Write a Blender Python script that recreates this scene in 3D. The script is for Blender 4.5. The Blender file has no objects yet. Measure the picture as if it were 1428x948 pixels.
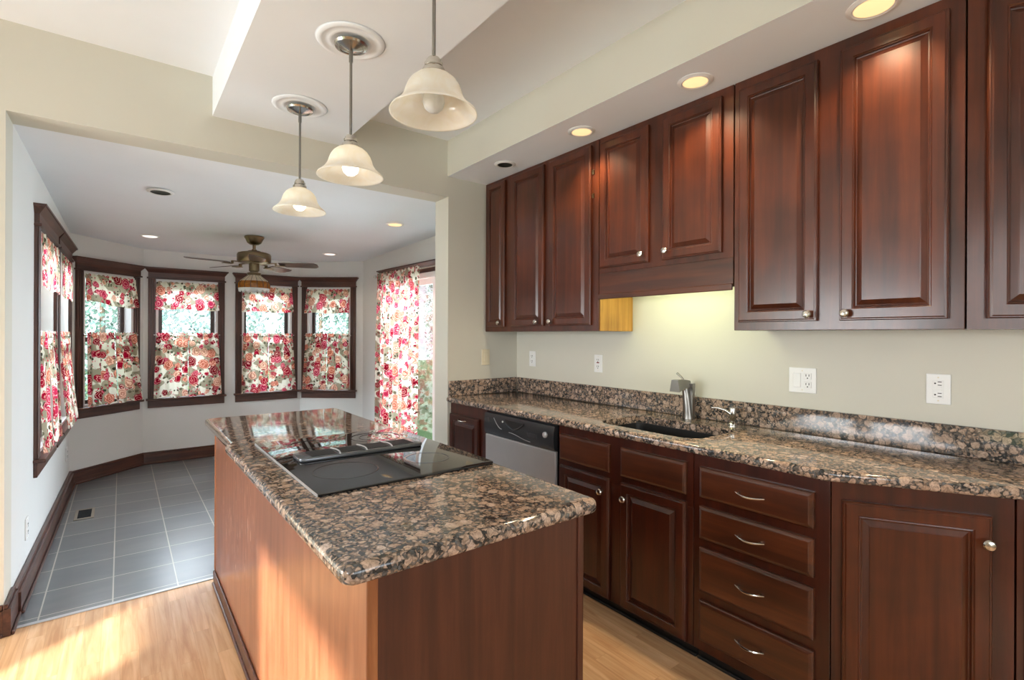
import bpy, bmesh, math, random
from mathutils import Vector, Matrix
random.seed(7)
SC = bpy.context.scene
COL = SC.collection
PI = math.pi
# ------------------------------------------------------------------ camera
CX, F_PX, YAW, Y0, ROLL, HC = 714.0, 706.1, 0.6572, 467.08, 0.0041, 1.3636
fw = Vector((math.sin(YAW), math.cos(YAW), 0)); rt = Vector((math.cos(YAW), -math.sin(YAW), 0)); up = Vector((0, 0, 1))
rt2 = rt * math.cos(ROLL) + up * math.sin(ROLL); up2 = up * math.cos(ROLL) - rt * math.sin(ROLL)
cam = bpy.data.cameras.new('camera'); cam_o = bpy.data.objects.new('camera', cam); COL.objects.link(cam_o)
cam_o.matrix_world = Matrix(((rt2.x, up2.x, -fw.x, 0), (rt2.y, up2.y, -fw.y, 0), (rt2.z, up2.z, -fw.z, HC), (0, 0, 0, 1)))
cam.sensor_width = 36; cam.lens = F_PX / 1428 * 36; cam.shift_y = -(474 - Y0) / 1428; cam.clip_start = .02
SC.camera = cam_o
# ------------------------------------------------------------------ world, sun, daylight, added fill lamps, exposure
w = bpy.data.worlds.new('sky'); SC.world = w; w.use_nodes = True
bg = w.node_tree.nodes['Background']
sky = w.node_tree.nodes.new('ShaderNodeTexSky'); sky.sky_type = 'PREETHAM'; sky.turbidity = 3.0
sky.sun_direction = Vector((-.76, -.54, .35)).normalized()
mixw = w.node_tree.nodes.new('ShaderNodeMixRGB'); mixw.inputs[0].default_value = .65; mixw.inputs[2].default_value = (.80, .90, 1, 1)
w.node_tree.links.new(sky.outputs[0], mixw.inputs[1]); w.node_tree.links.new(mixw.outputs[0], bg.inputs[0])
bg.inputs[1].default_value = 2.6
SUN_D = Vector((.80, .57, -.357)).normalized()
def lamp(name, kind, loc, energy, color=(1, 1, 1), aim=None, **kw):
    l = bpy.data.lights.new(name, kind); l.energy = energy; l.color = color
    for k, v in kw.items(): setattr(l, k, v)
    o = bpy.data.objects.new(name, l); COL.objects.link(o); o.location = loc
    if aim is not None: o.rotation_euler = Vector(aim).to_track_quat('-Z', 'Y').to_euler()
    return o
lamp('sun', 'SUN', (-6, -4, 6), 19.0, (1, .95, .87), SUN_D, angle=math.radians(1.6))
DAY = (.93, .96, 1.0); SKYB = (.80, .90, 1.0)
lamp('daylight_patio', 'AREA', (-2.78, 2.4, 1.1), 104, DAY, (1, 0, -.42), shape='RECTANGLE', size=1.9, size_y=1.5)
lamp('side_fill', 'AREA', (-2.78, -.57, 1.68), 32, DAY, (1, 0, -.42), shape='RECTANGLE', size=.95, size_y=1.05)  # fill lamp added outside the unseen side opening
lamp('rear_fill', 'AREA', (.1, -2.4, 1.5), 30, DAY, (0, 1, 0), shape='RECTANGLE', size=2.6, size_y=1.4)  # general fill lamp added behind the camera, no known source there
lamp('daylight_bay', 'AREA', (1.0, 8.4, 3.3), 1050, SKYB, (0, -1, -.62), shape='RECTANGLE', size=4.5, size_y=1.8)
lamp('daylight_left_nook', 'AREA', (-2.2, 5.1, 3.0), 620, SKYB, (1, 0, -.72), shape='RECTANGLE', size=2.4, size_y=1.6)
lamp('daylight_sliding_door', 'AREA', (3.9, 4.45, 1.9), 330, SKYB, (-1, 0, -.25), shape='RECTANGLE', size=1.8, size_y=2.2)
vs = SC.view_settings; vs.view_transform = 'Standard'; vs.look = 'None'; vs.gamma = 1; vs.use_curve_mapping = False
vs.exposure = 0.42
try:
    SC.cycles.use_denoising = True; SC.cycles.max_bounces = 10; SC.cycles.diffuse_bounces = 6; SC.cycles.transparent_max_bounces = 16
    SC.cycles.sample_clamp_indirect = 6
except Exception: pass

# ------------------------------------------------------------------ materials
def srgb(r, g, b):
    f = lambda c: (c / 255 / 12.92) if c / 255 <= .04045 else ((c / 255 + .055) / 1.055) ** 2.4
    return (f(r), f(g), f(b), 1)
class NT:
    def __init__(s, name):
        s.m = bpy.data.materials.new(name); s.m.use_nodes = True; s.t = s.m.node_tree; s.p = s.t.nodes['Principled BSDF']; s.out = s.t.nodes['Material Output']
    def n(s, typ, **kw):
        nd = s.t.nodes.new('ShaderNode' + typ)
        for k, v in kw.items():
            if k.startswith('_'): setattr(nd, k[1:], v)
            else:
                i = nd.inputs[int(k[1:])] if k[0] == 'i' and k[1:].isdigit() else nd.inputs[k]
                if isinstance(v, bpy.types.NodeSocket): s.t.links.new(v, i)
                else: i.default_value = v
        return nd
    def l(s, a, b): s.t.links.new(a, b)
    def set(s, **kw):
        for k, v in kw.items():
            i = s.p.inputs[k.replace('_', ' ')]
            if isinstance(v, bpy.types.NodeSocket): s.l(v, i)
            else: i.default_value = v
        return s
    def math(s, op, a, b=0.0, c=0.0):
        nd = s.t.nodes.new('ShaderNodeMath'); nd.operation = op
        for i, v in zip(nd.inputs, (a, b, c)):
            if isinstance(v, bpy.types.NodeSocket): s.l(v, i)
            else: i.default_value = v
        return nd.outputs[0]
    def mix(s, f, a, b, blend='MIX'):
        nd = s.t.nodes.new('ShaderNodeMixRGB'); nd.blend_type = blend
        for i, v in zip(nd.inputs, (f, a, b)):
            if isinstance(v, bpy.types.NodeSocket): s.l(v, i)
            else: i.default_value = v
        return nd.outputs[0]
    def ramp(s, f, stops, interp='LINEAR'):
        nd = s.t.nodes.new('ShaderNodeValToRGB'); cr = nd.color_ramp; cr.interpolation = interp
        while len(cr.elements) < len(stops): cr.elements.new(.5)
        for e, (p, c) in zip(cr.elements, stops): e.position = p; e.color = c if len(c) == 4 else (*c, 1)
        s.l(f, nd.inputs[0]); return nd.outputs[0]
    def coord(s, scale=(1, 1, 1), kind='Object', rot=(0, 0, 0), loc=(0, 0, 0)):
        tc = s.t.nodes.new('ShaderNodeTexCoord'); mp = s.t.nodes.new('ShaderNodeMapping')
        s.l(tc.outputs[kind], mp.inputs[0]); mp.inputs['Scale'].default_value = scale; mp.inputs['Rotation'].default_value = rot; mp.inputs['Location'].default_value = loc
        return mp.outputs[0]
    def noise(s, vec, scale, detail=3, rough=.55, dist=0.0):
        return s.n('TexNoise', Vector=vec, Scale=scale, Detail=detail, Roughness=rough, Distortion=dist).outputs['Fac']
    def bump(s, h, strength=.2, dist=.01):
        s.set(Normal=s.n('Bump', Height=h, Strength=strength, Distance=dist).outputs[0]); return s
def simple(name, col, rough=.5, metal=0.0, spec=.5, **kw):
    t = NT(name); c = col if len(col) == 4 else (*col, 1)
    v = t.noise(t.coord((1, 1, 1)), 9, 2)
    cc = t.mix(1, c, t.ramp(v, [(.3, (.965, .965, .965)), (.7, (1, 1, 1))]), 'MULTIPLY')
    t.set(Base_Color=cc, Roughness=rough, Metallic=metal)
    t.p.inputs['Specular IOR Level'].default_value = spec
    for k, v in kw.items(): t.p.inputs[k.replace('_', ' ')].default_value = v
    return t.m
def paint(name, col, rough=.55):
    t = NT(name); v = t.coord(); n1 = t.noise(v, 2.2, 3); n2 = t.noise(v, 180, 2)
    t.set(Base_Color=t.mix(1, col, t.ramp(n1, [(.25, (.965, .965, .96)), (.75, (1, 1, 1))]), 'MULTIPLY'), Roughness=rough)
    return t.bump(n2, .06, .002).m
def wood(name, dark, mid, light, grain='z', rough=.28, coat=.35, scale=1.0, blotch=.5):
    t = NT(name); sc = {'z': (22, 22, 1.3), 'x': (1.3, 22, 22), 'y': (22, 1.3, 22)}[grain]
    oi = t.n('ObjectInfo'); rnd = oi.outputs['Random']
    tc = t.n('TexCoord'); off = t.n('VectorMath', _operation='ADD', i0=tc.outputs['Object'])
    cmb = t.n('CombineXYZ', X=t.math('MULTIPLY', rnd, 3.1), Y=t.math('MULTIPLY', rnd, 7.7), Z=t.math('MULTIPLY', rnd, 5.3)); t.l(cmb.outputs[0], off.inputs[1])
    mp = t.n('Mapping', Vector=off.outputs[0], Scale=tuple(c * scale for c in sc))
    g = t.noise(mp.outputs[0], 1.6, 6, .62, .35)
    b = t.noise(off.outputs[0], 4.5, 3, .5)
    col = t.ramp(g, [(.28, dark), (.5, mid), (.74, light)])
    col = t.mix(blotch, col, t.mix(1, col, t.ramp(b, [(.32, (.62, .60, .60)), (.66, (1.2, 1.15, 1.1))]), 'MULTIPLY'))
    tone = t.ramp(rnd, [(0, (.92, .92, .92)), (1, (1.06, 1.06, 1.06))])
    t.set(Base_Color=t.mix(1, col, tone, 'MULTIPLY'), Roughness=rough, Coat_Weight=coat, Coat_Roughness=.16)
    return t.bump(g, .05, .002).m
def emit(name, col, strength):
    t = NT(name); n = t.noise(t.coord(), 8, 1)
    t.set(Base_Color=col, Emission_Color=col, Emission_Strength=t.math('MULTIPLY', t.math('ADD', t.math('MULTIPLY', n, .1), .95), strength)); return t.m

M = {}
M['wall'] = paint('cream_paint', (.625, .605, .52, 1))
M['wall_nook'] = paint('daylit_nook_paint', (.70, .70, .68, 1))  # nook walls paler and cooler, daylight whitening put into the colour
M['ceil'] = paint('white_ceiling_paint', (.83, .865, .91, 1), .7)
M['white'] = simple('white_plastic', (.82, .82, .80), .35)
M['liner'] = simple('white_vinyl', (.80, .80, .80), .4)
M['almond'] = simple('almond_plastic', (.74, .66, .48), .35)
M['cherry'] = wood('cherry_upper', srgb(58, 25, 12), srgb(76, 34, 16), srgb(92, 44, 21), coat=.22, scale=.7, blotch=.8)
M['cherry_h'] = wood('cherry_drawer', srgb(56, 27, 15), srgb(76, 38, 21), srgb(98, 52, 30), 'x', scale=.7)
M['cherry_low'] = wood('cherry_base', srgb(46, 18, 10), srgb(64, 26, 15), srgb(82, 35, 20), coat=.25, scale=.7)
M['mahog'] = wood('island_end_veneer', srgb(58, 28, 18), srgb(72, 36, 23), srgb(88, 47, 31), 'z', .42, .1, 1.0, .3)
M['panel'] = None
M['trimwood'] = wood('stained_trim', srgb(46, 25, 18), srgb(74, 41, 29), srgb(100, 60, 44), 'x', .4, .15)
M['trimwood_v'] = wood('stained_casing', srgb(46, 25, 18), srgb(74, 41, 29), srgb(100, 60, 44), 'z', .4, .15)
M['maple'] = wood('raw_maple', srgb(165, 115, 50), srgb(190, 140, 65), srgb(208, 160, 85), 'z', .5, 0)
M['stile'] = wood('light_corner_stile', srgb(120, 70, 38), srgb(150, 92, 54), srgb(176, 118, 76), 'z', .35, .2)
M['sash'] = wood('dark_sash', srgb(34, 22, 18), srgb(52, 34, 28), srgb(70, 48, 38), 'z', .4, .1)
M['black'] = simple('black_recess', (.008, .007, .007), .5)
M['nickel'] = simple('brushed_nickel', (.60, .575, .53), .17, 1.0)
M['nickel_dk'] = simple('pewter_nickel', (.27, .258, .24), .3, 1.0)
M['brass'] = simple('antique_brass', (.23, .175, .10), .28, 1.0)
M['steel'] = simple('stainless_steel', (.52, .52, .53), .38, .55)
M['blackplastic'] = simple('black_appliance_plastic', (.018, .019, .021), .3)
M['blackglass'] = simple('black_ceramic_glass', (.010, .010, .011), .04, 0, .6)
M['ringgrey'] = simple('burner_print', (.045, .045, .048), .12)
M['grille'] = simple('vent_frame_grey', (.13, .135, .145), .25, .6)
M['mesh'] = simple('vent_mesh', (.02, .021, .023), .45, .4)
M['sinkblack'] = simple('black_composite', (.015, .015, .016), .38)
M['slot'] = simple('outlet_slot', (.02, .018, .018), .6)
M['redslot'] = simple('outlet_button', (.20, .02, .02), .5)
M['blade'] = wood('fan_blade', srgb(60, 48, 42), srgb(88, 70, 62), srgb(110, 90, 80), 'x', .35, .3)
M['bafflegrey'] = simple('dark_baffle', (.02, .025, .022), .5)
M['bulb'] = emit('warm_bulb', (1, .93, .78, 1), 2.6)
M['lens_on'] = emit('warm_flood_lens', (1, .70, .36, 1), .72)
M['lens_cool'] = emit('pale_flood_lens', (1, .88, .82, 1), .95)
M['tube'] = emit('fluorescent_tube', (.96, 1, .62, 1), 2)
M['vent_beige'] = simple('floor_register', (.30, .26, .21), .45, .3)
M['grass'] = simple('lawn', (.10, .17, .05), .9)
M['bark'] = simple('bark', (.10, .07, .05), .9)
M['sun_block'] = simple('sun_block_grey', (.6, .6, .6), .8)  # plain grey for the added sun blocker

def make_granite():
    t = NT('brown_granite'); v0 = t.coord()
    wob = t.n('TexNoise', Vector=v0, Scale=46.0, Detail=3.0)
    v = t.n('VectorMath', _operation='ADD', i0=v0, i1=t.n('VectorMath', _operation='SCALE', i0=t.n('VectorMath', _operation='SUBTRACT', i0=wob.outputs['Color'], i1=(.5, .5, .5)).outputs[0], Scale=.024).outputs[0]).outputs[0]
    big = t.n('TexVoronoi', Vector=v, Scale=31.0, Randomness=1.0); small = t.n('TexVoronoi', Vector=v, Scale=120.0, Randomness=1.0)
    sep = t.n('SeparateColor', Color=big.outputs['Color']); sep2 = t.n('SeparateColor', Color=small.outputs['Color'])
    tan = t.ramp(sep.outputs[0], [(0, srgb(164, 138, 118)), (.35, srgb(190, 166, 148)), (.7, srgb(176, 152, 134)), (1, srgb(202, 182, 168))])
    fine = t.noise(v, 160, 3, .6)
    tan = t.mix(.75, tan, t.mix(1, tan, t.ramp(fine, [(.34, (.40, .39, .38)), (.58, (1.1, 1.08, 1.06))]), 'MULTIPLY'))
    tan = t.mix(.6, tan, t.mix(1, tan, t.ramp(t.noise(v, 62, 2), [(.38, (.62, .60, .58)), (.6, (1.08, 1.06, 1.05))]), 'MULTIPLY'))
    fill = t.ramp(sep2.outputs[0], [(0, srgb(56, 56, 56)), (.2, srgb(108, 100, 94)), (.42, srgb(156, 134, 116)), (.62, srgb(92, 94, 96)), (.76, srgb(176, 154, 138))], 'CONSTANT')
    rim = t.ramp(small.outputs['Distance'], [(.25, (1, 1, 1)), (.62, (.6, .58, .56))])
    fill = t.mix(1, fill, rim, 'MULTIPLY')
    thr = t.math('ADD', t.math('MULTIPLY', sep.outputs[1], .36), .25)
    d = t.math('ADD', big.outputs['Distance'], t.math('MULTIPLY', t.math('SUBTRACT', t.noise(v, 70, 2), .5), .22))
    blob = t.ramp(t.math('SUBTRACT', thr, d), [(.0, (0, 0, 0)), (.09, (1, 1, 1))])
    ring = t.ramp(t.math('ABSOLUTE', t.math('SUBTRACT', thr, d)), [(.03, (1, 1, 1)), (.075, (0, 0, 0))])
    col = t.mix(blob, fill, tan)
    col = t.mix(t.math('MULTIPLY', ring, .5), col, srgb(52, 50, 48))
    t.set(Base_Color=col, Roughness=.07); t.p.inputs['Specular IOR Level'].default_value = .55
    return t.m
M['granite'] = make_granite()

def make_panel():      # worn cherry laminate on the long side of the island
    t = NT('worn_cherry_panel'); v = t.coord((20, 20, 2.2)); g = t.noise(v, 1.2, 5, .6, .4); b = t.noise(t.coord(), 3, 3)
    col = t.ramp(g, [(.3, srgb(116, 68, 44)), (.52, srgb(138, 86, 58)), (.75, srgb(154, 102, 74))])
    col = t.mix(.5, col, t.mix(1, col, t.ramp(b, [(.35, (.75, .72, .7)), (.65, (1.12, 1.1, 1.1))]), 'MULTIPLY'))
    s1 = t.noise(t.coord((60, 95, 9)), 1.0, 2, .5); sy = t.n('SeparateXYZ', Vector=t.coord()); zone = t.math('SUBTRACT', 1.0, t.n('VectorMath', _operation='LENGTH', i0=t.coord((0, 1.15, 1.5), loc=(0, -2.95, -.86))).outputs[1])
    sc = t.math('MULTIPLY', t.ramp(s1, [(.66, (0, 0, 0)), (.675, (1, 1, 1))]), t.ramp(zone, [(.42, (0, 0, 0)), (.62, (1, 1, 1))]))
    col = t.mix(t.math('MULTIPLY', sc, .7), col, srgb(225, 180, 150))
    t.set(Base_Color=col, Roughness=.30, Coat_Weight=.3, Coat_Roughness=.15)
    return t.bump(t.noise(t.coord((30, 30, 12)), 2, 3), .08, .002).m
M['panel'] = make_panel()

def make_oak():
    t = NT('oak_laminate'); v = t.coord(rot=(0, 0, PI / 2))
    br = t.n('TexBrick', Vector=v, Scale=1.0, _offset=.37, _offset_frequency=2, **{'Brick Width': .62, 'Row Height': .066, 'Mortar Size': .0006, 'Bias': 0.0, 'Color1': (0, 0, 0, 1), 'Color2': (1, 1, 1, 1), 'Mortar': (.3, .3, .3, 1)})
    g = t.noise(t.n('VectorMath', _operation='ADD', i0=t.coord((26, 1.6, 1)), i1=t.n('VectorMath', _operation='SCALE', i0=br.outputs['Color'], Scale=9.0).outputs[0]).outputs[0], 1.5, 6, .6, .6)
    col = t.ramp(g, [(.30, srgb(180, 134, 92)), (.5, srgb(202, 160, 118)), (.75, srgb(218, 182, 144))])
    col = t.mix(1, col, t.ramp(br.outputs['Color'], [(0, (.86, .84, .82)), (1, (1.06, 1.05, 1.04))]), 'MULTIPLY')
    col = t.mix(t.math('MULTIPLY', br.outputs['Fac'], .35), col, srgb(130, 84, 44))
    t.set(Base_Color=col, Roughness=.40); return t.m
M['oak'] = make_oak()
def make_tile():
    t = NT('slate_tile'); v = t.coord(loc=(.03, -3.31, 0))
    br = t.n('TexBrick', Vector=v, Scale=1.0, _offset=0.0, **{'Brick Width': .279, 'Row Height': .302, 'Mortar Size': .0032, 'Mortar Smooth': .1, 'Color1': (0, 0, 0, 1), 'Color2': (1, 1, 1, 1)})
    n = t.noise(t.coord((3, 8, 1)), 1.2, 3, .5)
    col = t.ramp(n, [(.1, srgb(94, 97, 101)), (.5, srgb(106, 108, 110)), (.9, srgb(118, 118, 118))])
    col = t.mix(1, col, t.ramp(br.outputs['Color'], [(0, (.88, .9, .92)), (1, (1.06, 1.04, 1.02))]), 'MULTIPLY')
    col = t.mix(br.outputs['Fac'], col, srgb(176, 170, 160))
    t.set(Base_Color=col, Roughness=t.math('ADD', t.math('MULTIPLY', n, .05), .27))
    return t.bump(t.math('SUBTRACT', 1.0, br.outputs['Fac']), .25, .002).m
M['tile'] = make_tile()

def make_floral():
    t = NT('rose_chintz'); uv = t.n('UVMap').outputs[0]
    wob = t.n('TexNoise', Vector=uv, Scale=24.0, Detail=2.0)
    v = t.n('VectorMath', _operation='ADD', i0=uv, i1=t.n('VectorMath', _operation='SCALE', i0=t.n('VectorMath', _operation='SUBTRACT', i0=wob.outputs['Color'], i1=(.5, .5, .5)).outputs[0], Scale=.030).outputs[0]).outputs[0]
    base = t.mix(t.ramp(t.noise(uv, 9, 1), [(.50, (0, 0, 0)), (.53, (1, 1, 1))]), srgb(232, 226, 210), srgb(160, 150, 128))
    lf = t.n('TexVoronoi', Vector=v, Scale=30.0); ls = t.n('SeparateColor', Color=lf.outputs['Color'])
    leaf = t.math('MULTIPLY', t.math('LESS_THAN', lf.outputs['Distance'], .42), t.math('GREATER_THAN', ls.outputs[0], .58))
    col = t.mix(leaf, base, t.ramp(ls.outputs[1], [(0, srgb(60, 56, 46)), (.5, srgb(96, 92, 72)), (1, srgb(118, 108, 88))]))
    sp = t.n('TexVoronoi', Vector=v, Scale=52.0); ss = t.n('SeparateColor', Color=sp.outputs['Color'])
    dots = t.math('MULTIPLY', t.math('MULTIPLY', t.math('LESS_THAN', sp.outputs['Distance'], .4), t.math('GREATER_THAN', ss.outputs[0], .55)), t.math('GREATER_THAN', t.noise(uv, 13, 1), .53))
    col = t.mix(dots, col, srgb(196, 40, 72))
    for scale, thr, gate in ((13.5, .44, .18), (8.8, .47, .22)):
        a = t.n('TexVoronoi', Vector=v, Scale=scale, Randomness=.85); s = t.n('SeparateColor', Color=a.outputs['Color'])
        m = t.math('MULTIPLY', t.math('LESS_THAN', a.outputs['Distance'], thr), t.math('GREATER_THAN', s.outputs[0], gate))
        fc = t.ramp(s.outputs[1], [(0, srgb(190, 28, 66)), (.24, srgb(216, 68, 108)), (.48, srgb(232, 150, 122)), (.66, srgb(242, 194, 166)), (.86, srgb(150, 18, 48))], 'CONSTANT')
        pet = t.math('SINE', t.math('ADD', t.math('MULTIPLY', a.outputs['Distance'], 40), t.math('MULTIPLY', t.noise(uv, 36, 2), 10)))
        hi = t.mix(.55, fc, srgb(250, 214, 196)); lo = t.mix(1, fc, (.62, .45, .45, 1), 'MULTIPLY')
        fl = t.mix(t.ramp(pet, [(.30, (0, 0, 0)), (.42, (1, 1, 1))]), lo, fc)
        fl = t.mix(t.ramp(pet, [(.74, (0, 0, 0)), (.82, (1, 1, 1))]), fl, hi)
        col = t.mix(m, col, fl)
    dif = t.n('BsdfDiffuse', Color=col); tr = t.n('BsdfTranslucent', Color=col)
    mx = t.n('MixShader', i0=.42, i1=dif.outputs[0], i2=tr.outputs[0]); t.l(mx.outputs[0], t.out.inputs[0]); return t.m
M['floral'] = make_floral()
def make_glass(name='window_glass', tint=(.97, .985, .985, 1)):
    t = NT(name); fr = t.n('Fresnel', IOR=1.45); n = t.noise(t.coord(), 3, 1)
    tr = t.n('BsdfTransparent', Color=t.mix(t.math('MULTIPLY', n, .02), tint, (1, 1, 1, 1))); gl = t.n('BsdfGlossy', Roughness=.01)
    mx = t.n('MixShader', i0=t.math('MULTIPLY', fr.outputs[0], .8), i1=tr.outputs[0], i2=gl.outputs[0]); t.l(mx.outputs[0], t.out.inputs[0]); return t.m
M['glass'] = make_glass()
def make_alabaster(name, c1, c2, trans=.5):
    t = NT(name); n = t.noise(t.coord(), 14, 4, .6, 1.5); col = t.ramp(n, [(.35, c1), (.65, c2)])
    dif = t.n('BsdfDiffuse', Color=col); tr = t.n('BsdfTranslucent', Color=col); gl = t.n('BsdfGlossy', Roughness=.15)
    mx = t.n('MixShader', i0=trans, i1=dif.outputs[0], i2=tr.outputs[0]); mx2 = t.n('MixShader', i0=.06, i1=mx.outputs[0], i2=gl.outputs[0]); t.l(mx2.outputs[0], t.out.inputs[0]); return t.m
M['alabaster'] = make_alabaster('alabaster_glass', srgb(249, 244, 232), srgb(254, 252, 247), .6)
M['creamglass'] = make_alabaster('cream_art_glass', srgb(226, 214, 190), srgb(240, 232, 214), .3)
M['amberglass'] = make_alabaster('amber_art_glass', srgb(150, 92, 30), srgb(190, 126, 52), .3)
M['whiteglass'] = make_alabaster('white_art_glass', srgb(228, 232, 232), srgb(246, 248, 248), .3)
def make_leaf(name, a, b):
    t = NT(name); n = t.n('TexNoise', Vector=t.coord(), Scale=4.0, Detail=2.0).outputs['Fac']
    t.set(Base_Color=t.ramp(n, [(.3, a), (.7, b)]), Roughness=.5); return t.m
M['leaf'] = make_leaf('leaf_green', (.10, .20, .16, 1), (.30, .44, .38, 1))
M['leaf2'] = make_leaf('leaf_pale', (.20, .31, .29, 1), (.50, .60, .58, 1))

# ------------------------------------------------------------------ mesh helpers
def B(): return bmesh.new()
def box(bm, x0, x1, y0, y1, z0, z1, bev=0.0, seg=2):
    if bev:
        t = B(); box(t, x0, x1, y0, y1, z0, z1)
        bmesh.ops.bevel(t, geom=list(t.edges), offset=bev, segments=seg, profile=.5, affect='EDGES')
        merge(bm, t); return
    v = [bm.verts.new((x, y, z)) for x in (x0, x1) for y in (y0, y1) for z in (z0, z1)]
    for f in ((0, 1, 3, 2), (4, 6, 7, 5), (0, 4, 5, 1), (2, 3, 7, 6), (0, 2, 6, 4), (1, 5, 7, 3)): bm.faces.new([v[i] for i in f])
def merge(bm, t, mat=None):
    mp = {}
    for v in t.verts: mp[v] = bm.verts.new(mat @ v.co if mat else v.co)
    for f in t.faces:
        try: nf = bm.faces.new([mp[v] for v in f.verts]); nf.smooth = f.smooth; nf.material_index = f.material_index
        except ValueError: pass
    t.free()
def ringfaces(bm, rings, close=True, caps=(False, False)):
    n = len(rings[0])
    for a, b in zip(rings, rings[1:]):
        for i in range(n if close else n - 1):
            j = (i + 1) % n
            try: bm.faces.new((a[i], a[j], b[j], b[i]))
            except ValueError: pass
    if caps[0]: bm.faces.new(list(reversed(rings[0])))
    if caps[1]: bm.faces.new(rings[-1])
def lathe(bm, prof, c=(0, 0, 0), seg=32, axis='z', caps=(True, True)):
    rings = []
    for r, h in prof:
        ring = []
        for i in range(seg):
            a = 2 * PI * i / seg; x, y = r * math.cos(a), r * math.sin(a)
            p = {'z': (x, y, h), 'y': (x, h, y), 'x': (h, x, y)}[axis]
            ring.append(bm.verts.new((c[0] + p[0], c[1] + p[1], c[2] + p[2])))
        rings.append(ring)
    ringfaces(bm, rings, True, caps)
def tube(bm, pts, r, seg=10, flat=1.0):
    pts = [Vector(p) for p in pts]; rings = []
    rs = r if isinstance(r, (list, tuple)) else [r] * len(pts)
    prevn = None
    for i, p in enumerate(pts):
        t = (pts[min(i + 1, len(pts) - 1)] - pts[max(i - 1, 0)]).normalized()
        a = Vector((0, 0, 1)) if abs(t.z) < .95 else Vector((1, 0, 0))
        n = t.cross(a).normalized() if prevn is None else (prevn - t * prevn.dot(t)).normalized(); prevn = n
        b = t.cross(n)
        rings.append([bm.verts.new(p + (n * math.cos(2 * PI * k / seg) + b * math.sin(2 * PI * k / seg) * flat) * rs[i]) for k in range(seg)])
    ringfaces(bm, rings, True, (True, True))
def slab(bm, outline, z0, z1, hole=None, bev=0.0, seg=4):
    """flat slab from an outline, optionally with one hole; outer edges rounded"""
    t = B()
    def loop(pts):
        vs_ = [t.verts.new((x, y, z0)) for x, y in pts]
        return [t.edges.new((vs_[i], vs_[(i + 1) % len(vs_)])) for i in range(len(vs_))]
    e = loop(outline)
    if hole: e += loop(hole)
    r = bmesh.ops.triangle_fill(t, use_beauty=True, use_dissolve=False, edges=e)
    fs = [g for g in r['geom'] if isinstance(g, bmesh.types.BMFace)]
    ex = bmesh.ops.extrude_face_region(t, geom=fs)
    bmesh.ops.translate(t, verts=[g for g in ex['geom'] if isinstance(g, bmesh.types.BMVert)], vec=(0, 0, z1 - z0))
    bmesh.ops.recalc_face_normals(t, faces=list(t.faces))
    if bev:
        hs = set((round(x, 5), round(y, 5)) for x, y in hole) if hole else set()
        ed = []
        for g in t.edges:
            if abs(g.verts[0].co.z - g.verts[1].co.z) > 1e-6 or len(g.link_faces) != 2: continue
            n1, n2 = (f.normal for f in g.link_faces)
            if abs(n1.z - n2.z) < .5: continue
            if (round(g.verts[0].co.x, 5), round(g.verts[0].co.y, 5)) in hs: continue
            ed.append(g)
        bmesh.ops.bevel(t, geom=ed, offset=bev, segments=seg, profile=.5, affect='EDGES')
    merge(bm, t)
def crown(bm, x0, x1, z0, z1, d0, d1):
    """moulding whose projection grows from d0 to d1 (towards -y), with returns"""
    e = d1 - d0
    a = [(x0, 0, z0), (x0, -d0, z0), (x1, -d0, z0), (x1, 0, z0)]; b = [(x0 - e, 0, z1), (x0 - e, -d1, z1), (x1 + e, -d1, z1), (x1 + e, 0, z1)]
    va = [bm.verts.new(p) for p in a]; vb = [bm.verts.new(p) for p in b]
    ringfaces(bm, [va, vb], True, (True, True))
def panel_door(bm, x0, x1, z0, z1, y, prof):
    """nested rectangles; prof = (inset, projection towards -y)"""
    rings = [[bm.verts.new(p) for p in ((x0, y, z0), (x1, y, z0), (x1, y, z1), (x0, y, z1))]]
    for i, d in prof:
        rings.append([bm.verts.new(p) for p in ((x0 + i, y - d, z0 + i), (x1 - i, y - d, z0 + i), (x1 - i, y - d, z1 - i), (x0 + i, y - d, z1 - i))])
    ringfaces(bm, rings, True, (True, True))
DOOR = [(0, .013), (.003, .0165), (.006, .0165), (.010, .020), (.043, .020), (.046, .0165), (.050, .0175), (.053, .010), (.057, .009), (.073, .0165), (.076, .0185)]
DRAWER = [(0, .012), (.004, .016), (.012, .020), (.016, .0205)]
def obj(name, bm, mat, parent=None, smooth=False, loc=None, rotz=None, angle=None):
    bmesh.ops.recalc_face_normals(bm, faces=list(bm.faces))
    me = bpy.data.meshes.new(name); bm.to_mesh(me); bm.free()
    for m in (mat if isinstance(mat, (list, tuple)) else [mat]): me.materials.append(m)
    if smooth:
        for p in me.polygons: p.use_smooth = True
        if smooth != 'all':
            try: me.set_sharp_from_angle(angle=angle or math.radians(38))
            except Exception: pass
    o = bpy.data.objects.new(name, me); COL.objects.link(o)
    if parent: o.parent = parent
    if loc: o.location = loc
    if rotz is not None: o.rotation_euler = (0, 0, rotz)
    return o
def thing(name, label, cat, loc=(0, 0, 0), rotz=0.0, group=None):
    o = bpy.data.objects.new(name, None); COL.objects.link(o); o.empty_display_size = .1
    o.location = loc; o.rotation_euler = (0, 0, rotz); o['label'] = label; o['category'] = cat
    if group: o['group'] = group
    return o
def tag(o, label, cat, group=None):
    o['label'] = label; o['category'] = cat
    if group: o['group'] = group
    return o
def struct(name, bm, mat, **kw):
    o = obj(name, bm, mat, **kw)
    if o.parent is None: o['kind'] = 'structure'
    return o
def frame_of(p, q):
    d = Vector((q[0] - p[0], q[1] - p[1])); return d.length, math.atan2(d.y, d.x)
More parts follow.
